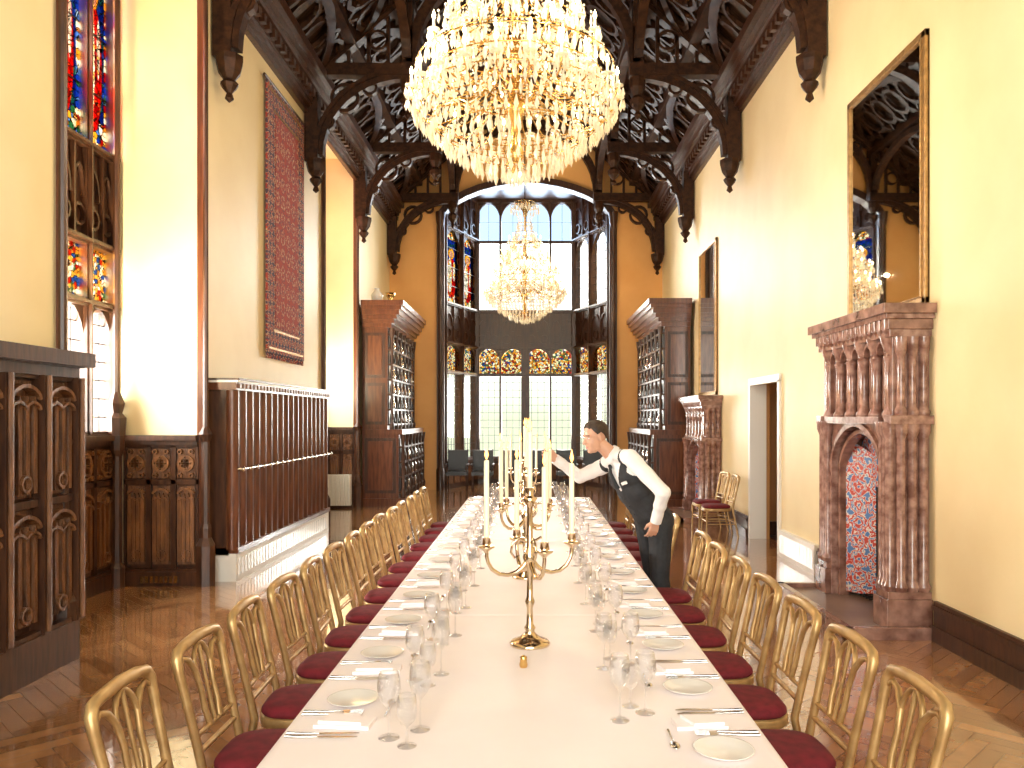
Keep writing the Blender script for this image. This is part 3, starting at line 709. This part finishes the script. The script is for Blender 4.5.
gb.ext(lambda u,v,w:(u,v,w),[(.1,-.004),(.11,-.009),(.2,-.009),(.225,-.001),(.225,.003),(.1,.004)],.004,.007,'silver'); knife=gb.mesh('table_knife')
gb=MB(); gb.tube([(0,0,.006),(.07,0,.006),(.13,0,.008)],[.006,.0035,.003],'silver',seg=6); gb.ext(lambda u,v,w:(u,v,w),[(.128,-.003),(.14,-.011),(.155,-.012),(.155,.012),(.14,.011),(.128,.003)],.006,.009,'silver')
for k in range(4): gb.tube([(.153,-.0095+k*.0063,.0075),(.2,-.0095+k*.0063,.009)],.0018,'silver',seg=5)
fork=gb.mesh('table_fork')
gb=MB(); gb.tube([(0,0,.006),(.06,0,.006),(.1,0,.008)],[.005,.003,.003],'silver',seg=6); gb.ell((.125,0,.009),(.028,.016,.005),'silver'); spoon=gb.mesh('dessert_spoon')
gb=MB()
gb.ext(lambda u,v,w:(u,v,w),[(-.08,-.04),(.085,-.03),(.08,.045),(-.07,.035)],.0,.012,'linen'); gb.ext(lambda u,v,w:(u,v,w),[(-.07,-.03),(.06,-.025),(.03,.04),(-.06,.03)],.012,.022,'linen'); nap=gb.mesh('folded_napkin')
z=TZ+.0035
for y in YS:
    for s_ in(-1,1):
        xc=-.025; r=0 if s_<0 else pi
        def P(a,dy): return (xc+s_*a,y+s_*-1*dy,z)
        j=lambda:random.uniform(-.01,.01)
        place('wine_glass',wine,P(.42+j(),-.10+j()),0); place('wine_glass',wine,P(.32+j(),-.04+j()),0,(.95,.95,1.06)); place('water_goblet',wat,P(.36+j(),-.17+j()),0)
        place('side_plate',plate,P(.6,.215),0)
        place('folded_napkin',nap,P(.58,.0),r+random.uniform(-.2,.2),(1.1,1.2,1.0))
        for me,nm,dy in((fork,'table_fork',.10),(fork,'table_fork',.075),(knife,'table_knife',-.09),(knife,'table_knife',-.115)):
            place(nm,me,P(.74,dy),r+random.uniform(-.04,.04))
        place('dessert_spoon',spoon,P(.46,.06),r+pi/2)
b=MB(); b.lathe([(.014,0),(.017,.01),(.012,.03),(.015,.04),(.004,.048)],(0,0,0),'brass'); b.box(-.014,.014,.02,.048,0,.028,'silvergold'); sp=b.mesh('salt_cellar')
for y,x in((3.2,-.03),(5.9,.02),(7.7,0)): place('salt_cellar',sp,(x,y,z))
# ---------------------------------------------------------------- candelabra
def candelabra(loc,rot,lit=(0,1,2,3,4)):
    b=MB(); m='silvergold'
    b.lathe([(.088,0),(.09,.008),(.08,.02),(.05,.03),(.03,.045),(.02,.06),(.026,.075),(.016,.09),(.013,.16),(.022,.19),(.014,.21),(.012,.33),(.024,.36),(.032,.385),(.024,.41),(.014,.43),(.012,.6),(.018,.62),(.034,.645),(.02,.65),(.016,.66),(.02,.69)],(0,0,0),m,seg=20)
    b.lathe([(.0115,.66),(.0115,.93),(.008,.935)],(0,0,0),'wax',seg=10)
    def fl(x,y,z): b.lathe([(.001,0),(.007,.012),(.0095,.022),(.005,.042),(.0005,.062)],(x,y,z),'flame',seg=8); b.tube([(x,y,z-.008),(x,y,z+.008)],.001,'black',seg=4)
    if 4 in lit: fl(0,0,.937)
    for k in range(4):
        a=k*pi/2; ca,sa=math.cos(a),math.sin(a)
        pts=[(.012,.37),(.03,.345),(.06,.322),(.1,.312),(.14,.318),(.172,.34),(.19,.37),(.197,.40),(.197,.43)]
        b.tube([(r*ca,r*sa,h) for r,h in pts],[.011,.011,.010,.009,.009,.009,.008,.008,.008],m,seg=8)
        b.tube([(r*ca,r*sa,h) for r,h in((.015,.45),(.05,.47),(.08,.45),(.087,.41),(.07,.385),(.052,.395),(.06,.415))],.0055,m,seg=6)
        c=(.197*ca,.197*sa,0)
        b.lathe([(.008,.415),(.016,.425),(.036,.437),(.037,.442),(.016,.441),(.019,.455),(.016,.475),(.021,.482)],c,m,seg=14)
        h=.79+.01*((k*7)%3)
        b.lathe([(.0115,.47),(.0115,h),(.008,h+.004)],c,'wax',seg=10)
        if k in lit: fl(c[0],c[1],h+.006)
    b.obj('candelabra',loc=loc,rot=rot)
candelabra((-.005,3.52,z),math.radians(18))
candelabra((-.03,5.0,z),math.radians(40))
CX,CY=-.05,6.38
candelabra((CX,CY,z),math.radians(10),lit=(1,2,4))
candelabra((-.03,8.3,z),math.radians(25))
# ---------------------------------------------------------------- chandelier
b=MB(); rd=random.Random(3)
def drop(x,y,z,r,h):
    zz=z-h*.62; v=[(x,y,z)]+[(x+r*math.cos(a*pi/2+x*9),y+r*math.sin(a*pi/2+x*9),zz) for a in range(4)]+[(x,y,z-h)]
    b.add(v,[(0,1,2),(0,2,3),(0,3,4),(0,4,1),(5,2,1),(5,3,2),(5,4,3),(5,1,4)],'crystal')
def bead(p,r):
    x,y,z=p; drop(x,y,z+r,r,2*r)
def ring(r,z,n,h,w=.014,ph=0,hoop=True):
    if hoop: b.tube([(r*math.cos(2*pi*k/32),r*math.sin(2*pi*k/32),z) for k in range(32)],.005,'brass',seg=5,closed=True)
    for k in range(n):
        a=2*pi*(k+ph)/n; q=h*rd.uniform(.85,1.15); x,y=r*math.cos(a),r*math.sin(a)
        bead((x,y,z-.012),.012); drop(x,y,z-.022,w,q)
b.lathe([(.01,.05),(.05,.1),(.08,.18),(.04,.26),(.03,.4),(.07,.5),(.09,.56),(.04,.64),(.03,.85),(.06,.95),(.03,1.05),(.025,1.4),(.05,1.5),(.025,1.6),(.02,2.2),(.05,2.3),(.02,2.45),(.012,2.55)],(0,0,0),'brass',seg=12)
tiers=[(.62,.84,22),(.80,.66,16),(1.05,.68,16),(1.35,.50,12),(1.65,.33,8)]
for ti,(z0,r,n) in enumerate(tiers):
    for k in range(n):
        a=2*pi*(k+.5*(ti%2))/n; ca,sa=math.cos(a),math.sin(a)
        P=[(.05,z0-.05),(.25*r,z0+.06),(.5*r,z0-.08),(.8*r,z0-.14),(.97*r,z0-.08),(r,z0)]
        b.tube([(q*ca,q*sa,h) for q,h in P],.007,'brass',seg=5)
        x,y=r*ca,r*sa
        b.lathe([(.01,0),(.045,.008),(.05,.016),(.012,.014)],(x,y,z0),'crystal',seg=10)
        b.lathe([(.011,.01),(.011,.09),(.008,.093)],(x,y,z0),'wax',seg=7)
        b.lathe([(.004,.093),(.013,.108),(.015,.122),(.008,.145),(.001,.165)],(x,y,z0),'bulb',seg=8)
        for q in range(6):
            aa=q*pi/3+a; drop(x+.045*math.cos(aa),y+.045*math.sin(aa),z0+.004,.016,.1)
        a2=2*pi*(k+1+.5*(ti%2))/n
        for t in range(1,8):
            u=t/8; aa=a+(a2-a)*u; bead((r*math.cos(aa)*.97,r*math.sin(aa)*.97,z0+.01-.22*r*u*(1-u)*1.6),.014)
        zt,rt=(z0+.5,r*.35)
        for t in range(1,16):
            u=t/16; rr=r*.95+(rt-r*.95)*u; zz=z0+(zt-z0)*u**1.6; bead((rr*ca,rr*sa,zz),.014)
for (r,z0,n,h,w) in ((.82,.58,72,.13,.019),(.76,.50,64,.12,.018),(.68,.42,56,.13,.02),(.57,.33,48,.14,.02),(.45,.25,38,.14,.02),(.33,.18,28,.14,.02),(.2,.12,18,.14,.02),(.08,.08,8,.14,.02),
    (.80,.86,44,.11,.016),(.72,.76,52,.13,.018),(.6,.72,40,.1,.016),(.62,.98,48,.13,.018),(.66,1.2,34,.11,.016),(.52,.90,34,.1,.016),(.50,1.22,40,.14,.018),(.4,1.3,28,.1,.016),(.48,1.5,26,.1,.016),(.36,1.5,28,.12,.018),(.28,1.62,20,.1,.016),(.24,1.85,20,.12,.018),(.16,2.05,14,.1,.016),(.3,2.42,24,.14,.018),(.22,2.5,18,.12,.016),(.1,2.5,10,.12,.016)):
    ring(r,z0,n,h,w,ph=rd.random(),hoop=(n>38 or r<.4))
for k in range(12):
    a=2*pi*k/12
    for t in range(22):
        u=t/22; rr=.3-.18*math.sin(u*pi)*1.0+.02*u; bead((rr*math.cos(a),rr*math.sin(a),2.42-.75*u),.013)
b.ell((0,0,-.02),(.035,.035,.045),'crystal'); b.lathe([(.012,0),(.03,.04),(.012,.06)],(0,0,0),'brass')
b.tube([(0,0,2.5),(0,0,6.1)],.012,'brass')
ch=b.mesh('chandelier')
CH=[(-.13,6.5,3.72),(-.13,16.9,3.80)]
for c in CH: place('chandelier',ch,c)

# ---------------------------------------------------------------- waiter
def V(*a): return Vector(a)
f=V(-.88,-.47,0).normalized(); lat=V(0,0,1).cross(f)
H=V(.97,6.34,.95); NB=V(.655,6.30,1.45)
u=(NB-H).normalized(); FR=(f-u*f.dot(u)).normalized(); LT=u.cross(FR)
ROT=Matrix((LT,FR,u)).transposed()
SL=NB+LT*.175-u*.05; SR=NB-LT*.165-u*.045+FR*.03
EL=V(.99,5.99,1.19); WL=V(.955,6.08,.985)
ER=V(.40,6.55,1.27); WR=V(.215,6.445,1.405)
HL=H+lat*.09-V(0,0,.03); HR=H-lat*.09-V(0,0,.03)
KL=V(1.0,6.22,.5); KR=V(.98,6.42,.5); AL=V(1.06,6.2,.09); AR=V(1.03,6.45,.09)
fw=MB(); bones=[]
def bn(p0,p1,r0,r1,c): fw.cap(p0,p1,r0,r1,'skin'); bones.append((p0,p1,r0,r1,c))
def torso(h,rx,ry,rz,fo=0): fw.ell(H+u*h+FR*fo,(rx,ry,rz),'skin',rot=ROT,seg=24,ring=14)
torso(-.02,.17,.13,.14,-.01); torso(.06,.162,.124,.15); torso(.13,.158,.12,.15); torso(.20,.164,.122,.16); torso(.27,.172,.125,.17,.005); torso(.40,.185,.122,.14); torso(.47,.15,.095,.09)
bn(NB-u*.06,NB+u*.0,.07,.06,'vest')
bn(NB+LT*.03-u*.0,SL,.055,.062,'vest'); bn(NB-LT*.03-u*.0,SR,.055,.062,'vest')
hf=V(-.88,-.42,-.20).normalized(); hl=V(0,0,1).cross(hf).normalized(); hu=hf.cross(hl)
HR_=Matrix((hf,hl,hu)).transposed(); HC=V(.50,6.27,1.605)
HSC=1.06
def hp(x,y,z): return HC+HR_@V(x*HSC,y*HSC,z*HSC)
bn(NB-u*.02,hp(-.03,0,-.06),.06,.052,'neck')
def limb(pts,cat):
    for (p0,r0),(p1,r1) in zip(pts[:-1],pts[1:]): bn(p0,p1,r0,r1,cat)
def foldlimb(a,b_,r0,r1,n,amp,cat,ph=0):
    pts=[]
    for k in range(n+1):
        t=k/n; r=r0+(r1-r0)*t+amp*math.sin(k*2.4+ph); pts.append((a.lerp(b_,t),r))
    limb(pts,cat)
foldlimb(SL,EL,.066,.056,6,.003,'slv'); foldlimb(EL,WL,.056,.042,6,.004,'slv',1)
foldlimb(SR,ER,.064,.054,6,.003,'slv'); foldlimb(ER,WR,.054,.04,6,.004,'slv',2)
foldlimb(HL,KL,.10,.074,5,.002,'trs'); foldlimb(KL,AL,.074,.06,6,.004,'trs'); foldlimb(HR,KR,.10,.074,5,.002,'trs'); foldlimb(KR,AR,.074,.06,6,.004,'trs')
for A_ in(AL,AR):
    bn(A_-V(0,0,.03),A_+f*.17-V(0,0,.05),.048,.038,'sho')
he=lambda c,r:fw.ell(hp(*c),tuple(q*HSC for q in r),'skin',rot=HR_,seg=20,ring=14)
he((-.014,0,.028),(.094,.073,.086)); he((.026,0,-.035),(.060,.056,.083)); he((.054,0,-.097),(.026,.027,.019)); he((.02,0,-.075),(.052,.052,.034))
for s_ in(-1,1): he((.048,s_*.030,-.036),(.026,.022,.028)); he((-.004,s_*.073,-.012),(.015,.009,.028)); he((.070,s_*.028,.021),(.017,.023,.009))
fw.cap(hp(.080,0,.006),hp(.103,0,-.032),.008,.011,'skin'); he((.088,0,-.038),(.012,.017,.008))
he((.075,0,-.066),(.013,.023,.012))
bones.append((hp(-.01,0,.04),hp(.03,0,-.07),.09,.06,'head'))
def hand(W,d,n,side,curl,sc=1.0):
    d=d.normalized(); n=(n-d*n.dot(d)).normalized(); t=d.cross(n); 
    if t.dot(side)<0: t=-t
    for k in range(4):
        o=t*(.029-.0195*k)
        bn(W+d*.005+o*.55,W+d*.085+o,.015,.0115,'hand')
        p=W+d*.085+o; ang=0; dd=d
        for j,Ls in enumerate((.040,.026,.021)):
            Ls*= (1,1.1,1.02,.8)[k]
            ang+=curl[j]*(1+.06*k); dd=d*math.cos(ang)+n*math.sin(ang)+t*(.12-.08*k)*.7; q=p+dd.normalized()*Ls
            bn(p,q,.0090-.0008*j,.0083-.0008*j,'hand'); p=q
    p=W+d*.025+t*.026; q=p+(d*.7+t*.6+n*.35).normalized()*.04; r=q+(d*.85+n*.5+t*.05).normalized()*.033; s=r+(d*.7+n*.75-t*.15).normalized()*.026
    bn(p,q,.016,.013,'hand'); bn(q,r,.012,.010,'hand'); bn(r,s,.010,.0085,'hand')
candle=V(CX+.197*math.cos(math.radians(10)),CY+.197*math.sin(math.radians(10)),0)
hand(WR+(WR-ER).normalized()*.018,V(candle.x+.012,candle.y-.03,1.45)-WR,V(-.2,.9,-.3),V(0,0,1),(.5,1.0,.8))
hand(WL+(WL-EL).normalized()*.018,V(-.22,.20,-.9),V(-.2,1,.1),V(-1,0,0),(.35,.4,.3))
tmp=fw.mesh('tmp'); to=bpy.data.objects.new('tmp',tmp); S.collection.objects.link(to)
rm=to.modifiers.new('r','REMESH'); rm.mode='VOXEL'; rm.voxel_size=.0048
sm=to.modifiers.new('s','SMOOTH'); sm.factor=.5; sm.iterations=6
dg=bpy.context.evaluated_depsgraph_get(); ev=to.evaluated_get(dg); body=bpy.data.meshes.new_from_object(ev); bpy.data.objects.remove(to)
body.name='body'; body.materials.clear()
for k in ['skin','shirt','vest','velvet','black']: body.materials.append(M[k])
Hl=[(b_[0],b_[1]-b_[0],(b_[1]-b_[0]).length_squared,b_[2],b_[3],b_[4]) for b_ in bones]
nk=(hp(-.03,0,-.06)-NB).normalized()
for p in body.polygons:
    c=p.center; p.use_smooth=True
    rel=c-H; h=rel.dot(u); l=rel.dot(LT); fr=rel.dot(FR)
    best=9;cat=''
    for a,ab,l2,r0,r1,ct in Hl:
        t=max(0,min(1,(c-a).dot(ab)/l2)); d=(c-a-ab*t).length-(r0+(r1-r0)*t)
        if d<best: best=d;cat=ct
    if -.16<h<.6 and cat in('vest','slv','trs'):
        d=(math.hypot(l/.18,fr/.13)-1)*.15
        if d<.012: cat='vest'
    mi={'vest':2,'slv':1,'trs':2,'sho':4,'neck':0,'head':0,'hand':0}[cat]
    if cat=='vest' and h>.3:
        if abs(l)>(.185 if h<.38 else .185-.055*min(1,(h-.38)/.08)): mi=1
        if fr>-.01 and h>.34 and abs(l)<(h-.32)*.40: mi=1
        if h>.56 and abs(l)<.085: mi=1
    if cat=='neck':
        rad=((c-NB)-nk*(c-NB).dot(nk)).length
        mi=0 if ((c-NB).dot(nk)>.04 and rad<.08) else 1
    p.material_index=mi
wa=empty('waiter',(1.0,6.34,0))
def wchild(o): o.parent=wa; o.matrix_parent_inverse=Matrix.Translation(-wa.location)
bo=bpy.data.objects.new('body',body); S.collection.objects.link(bo); wchild(bo)
hb=MB(); n_=40; r_=24
vs=[];fs=[]
def hairline(az):
    a=abs(az)
    if a<.75: return 1.02-.08*math.cos(az*4)
    if a<1.25: return 1.0+(a-.75)/.5*.62
    if a<1.75: return 1.62+(a-1.25)/.5*.05 -.18*max(0,1-abs(a-1.55)/.2)
    return 1.67+min(1,(a-1.75)/.5)*.55
for i in range(r_+1):
    for k in range(n_):
        az=2*pi*k/n_-pi; ph=hairline(az)*i/r_
        rr=1+.035*(1-(i/r_)**6)+.018*math.sin(az*9+i*.8)*(i/r_)
        x=.100*math.sin(ph)*math.cos(az); y=.079*math.sin(ph)*math.sin(az); zz=.094*math.cos(ph)
        fr_=max(0,math.cos(az))*math.sin(ph)
        vs.append(hp(-.014+x*rr,y*rr,.026+zz*rr*(1+.08*fr_)))
for i in range(r_):
    for k in range(n_): fs.append((i*n_+k,i*n_+(k+1)%n_,(i+1)*n_+(k+1)%n_,(i+1)*n_+k))
hb.add(vs,fs,'hair',True)
ho=hb.obj('hair'); so_=ho.modifiers.new('thick','SOLIDIFY'); so_.thickness=.008; wchild(ho)
b=MB()
for s_ in(-1,1):
    b.ell(hp(.069,s_*.029,.001),(.010,.012,.0065),'eye',rot=HR_); b.ell(hp(.0775,s_*.029,.0),(.003,.0055,.0055),'black',rot=HR_)
    b.tube([hp(.085,s_*.014,.023),hp(.086,s_*.03,.028),hp(.073,s_*.048,.022)],[.0025,.0035,.0025],'hair')
b.tube([hp(.080,-.021,-.066),hp(.0885,0,-.064),hp(.080,.021,-.066)],[.002,.005,.002],'lip')
b.tube([hp(.078,-.016,-.072),hp(.0865,0,-.0735),hp(.078,.016,-.072)],[.002,.005,.002],'lip')
wchild(b.obj('face_details'))
b=MB()
def bp(l,h,fr): return H+LT*l+u*h+FR*fr
b.ell(bp(0,.545,.085),(.018,.014,.02),'vest',rot=ROT)
b.tube([bp(0,.54,.09),bp(0,.50,.115),bp(0,.42,.130),bp(0,.37,.132)],[.012,.014,.018,.018],'vest',seg=8)
for k in range(4): b.ell(bp(0,.06+.07*k,.132 if k else .124),(.006,.006,.006),'black')
b.ext(lambda q,w,k:bp(q,w,k-.1*(q-.06)),[(.07,.385),(.125,.385),(.125,.408),(.07,.408)],.118,.130,'china')
nb2=NB+nk*.03; a1=nk.orthogonal().normalized(); a2_=nk.cross(a1)
cv=[];n_=28
for row,(o_,hh) in enumerate(((.066,-.02),(.064,.025),(.069,.025),(.078,-.015))):
    for k in range(n_):
        a=2*pi*k/n_; d=a1*math.cos(a)+a2_*math.sin(a); open_=max(0,d.dot(FR))**6
        cv.append(nb2+d*o_+nk*(hh-.03*open_))
b.add(cv,[(r*n_+k,r*n_+(k+1)%n_,(r+1)*n_+(k+1)%n_,(r+1)*n_+k) for r in range(3) for k in range(n_)],'shirt',True)
for Wp_,Ep_ in((WR,ER),(WL,EL)):
    d=(Wp_-Ep_).normalized(); b.tube([Wp_-d*.03,Wp_+d*.03],[.044,.043],'shirt',seg=16)
wchild(b.obj('clothing_details'))

# ---------------------------------------------------------------- lights
def area(n,loc,rot,sx,sy,e,col):
    l=bpy.data.lights.new(n,'AREA'); l.shape='RECTANGLE'; l.size=sx; l.size_y=sy; l.energy=e; l.color=col
    o=bpy.data.objects.new(n,l); S.collection.objects.link(o); o.location=loc; o.rotation_euler=rot; return o
DAY=(1,.965,.90)
area('daylight_end_bay',(-.1,22.1,4.2),(-pi/2,0,0),3.2,6,2000,DAY)
area('daylight_bay_near',(XO-.6,7.1,4.0),(0,-pi/2,0),5,2.4,2100,DAY)
area('daylight_bay_far',(XO-.6,14.5,4.0),(0,-pi/2,0),5,2.4,1600,DAY)
area('added_back_fill',(-.1,YB-.5,3.6),(pi/2,0,0),4.8,5,1000,DAY)  # added fill light behind the camera, brightens the hall from the rear
for yy,ee in((6.4,800),(13.7,600)):
    sl_=bpy.data.lights.new('added_fill_spot','SPOT'); sl_.energy=ee; sl_.spot_size=math.radians(110); sl_.spot_blend=.8; sl_.color=(1,.87,.62); sl_.shadow_soft_size=.1  # added fill spots that brighten the bay return walls
    so=bpy.data.objects.new('added_fill_spot',sl_); S.collection.objects.link(so); so.location=(-3.95,yy,1.9)
    so.rotation_euler=(Vector((-3.95,yy+2,4.6))-so.location).to_track_quat('-Z','Y').to_euler()
for i,c in enumerate(CH):
    for k in range(4):
        a=k*pi/2+.4; l=bpy.data.lights.new('chandelier_lamp','POINT'); l.energy=72 if i==0 else 42; l.color=(1,.83,.58); l.shadow_soft_size=.03
        o=bpy.data.objects.new('chandelier_lamp',l); S.collection.objects.link(o); o.location=(c[0]+.95*math.cos(a),c[1]+.95*math.sin(a),c[2]+.9+.35*(k%2))
W=bpy.data.worlds.new('World'); S.world=W; W.use_nodes=True; N=W.node_tree.nodes; L=W.node_tree.links
bg=N['Background']; bg.inputs[1].default_value=2.2
tc=N.new('ShaderNodeTexCoord'); sx=N.new('ShaderNodeSeparateXYZ'); L.new(tc.outputs['Generated'],sx.inputs[0])
r=N.new('ShaderNodeValToRGB'); r.color_ramp.elements[0].position=.0; r.color_ramp.elements[0].color=(.50,.53,.38,1); r.color_ramp.elements[1].position=.12; r.color_ramp.elements[1].color=(.95,.98,1,1)
L.new(sx.outputs[2],r.inputs[0]); L.new(r.outputs[0],bg.inputs[0])
# ---------------------------------------------------------------- camera
c=bpy.data.cameras.new('Camera'); c.sensor_width=36; c.lens=800/1024*36; c.shift_x=-19/1024; c.shift_y=34/1024; c.clip_end=200
co=bpy.data.objects.new('Camera',c); S.collection.objects.link(co); co.location=(0,0,1.75); co.rotation_euler=(pi/2,0,0); S.camera=co
try:
    S.view_settings.view_transform='Standard'; S.view_settings.look='None'
except Exception as e: print(e)
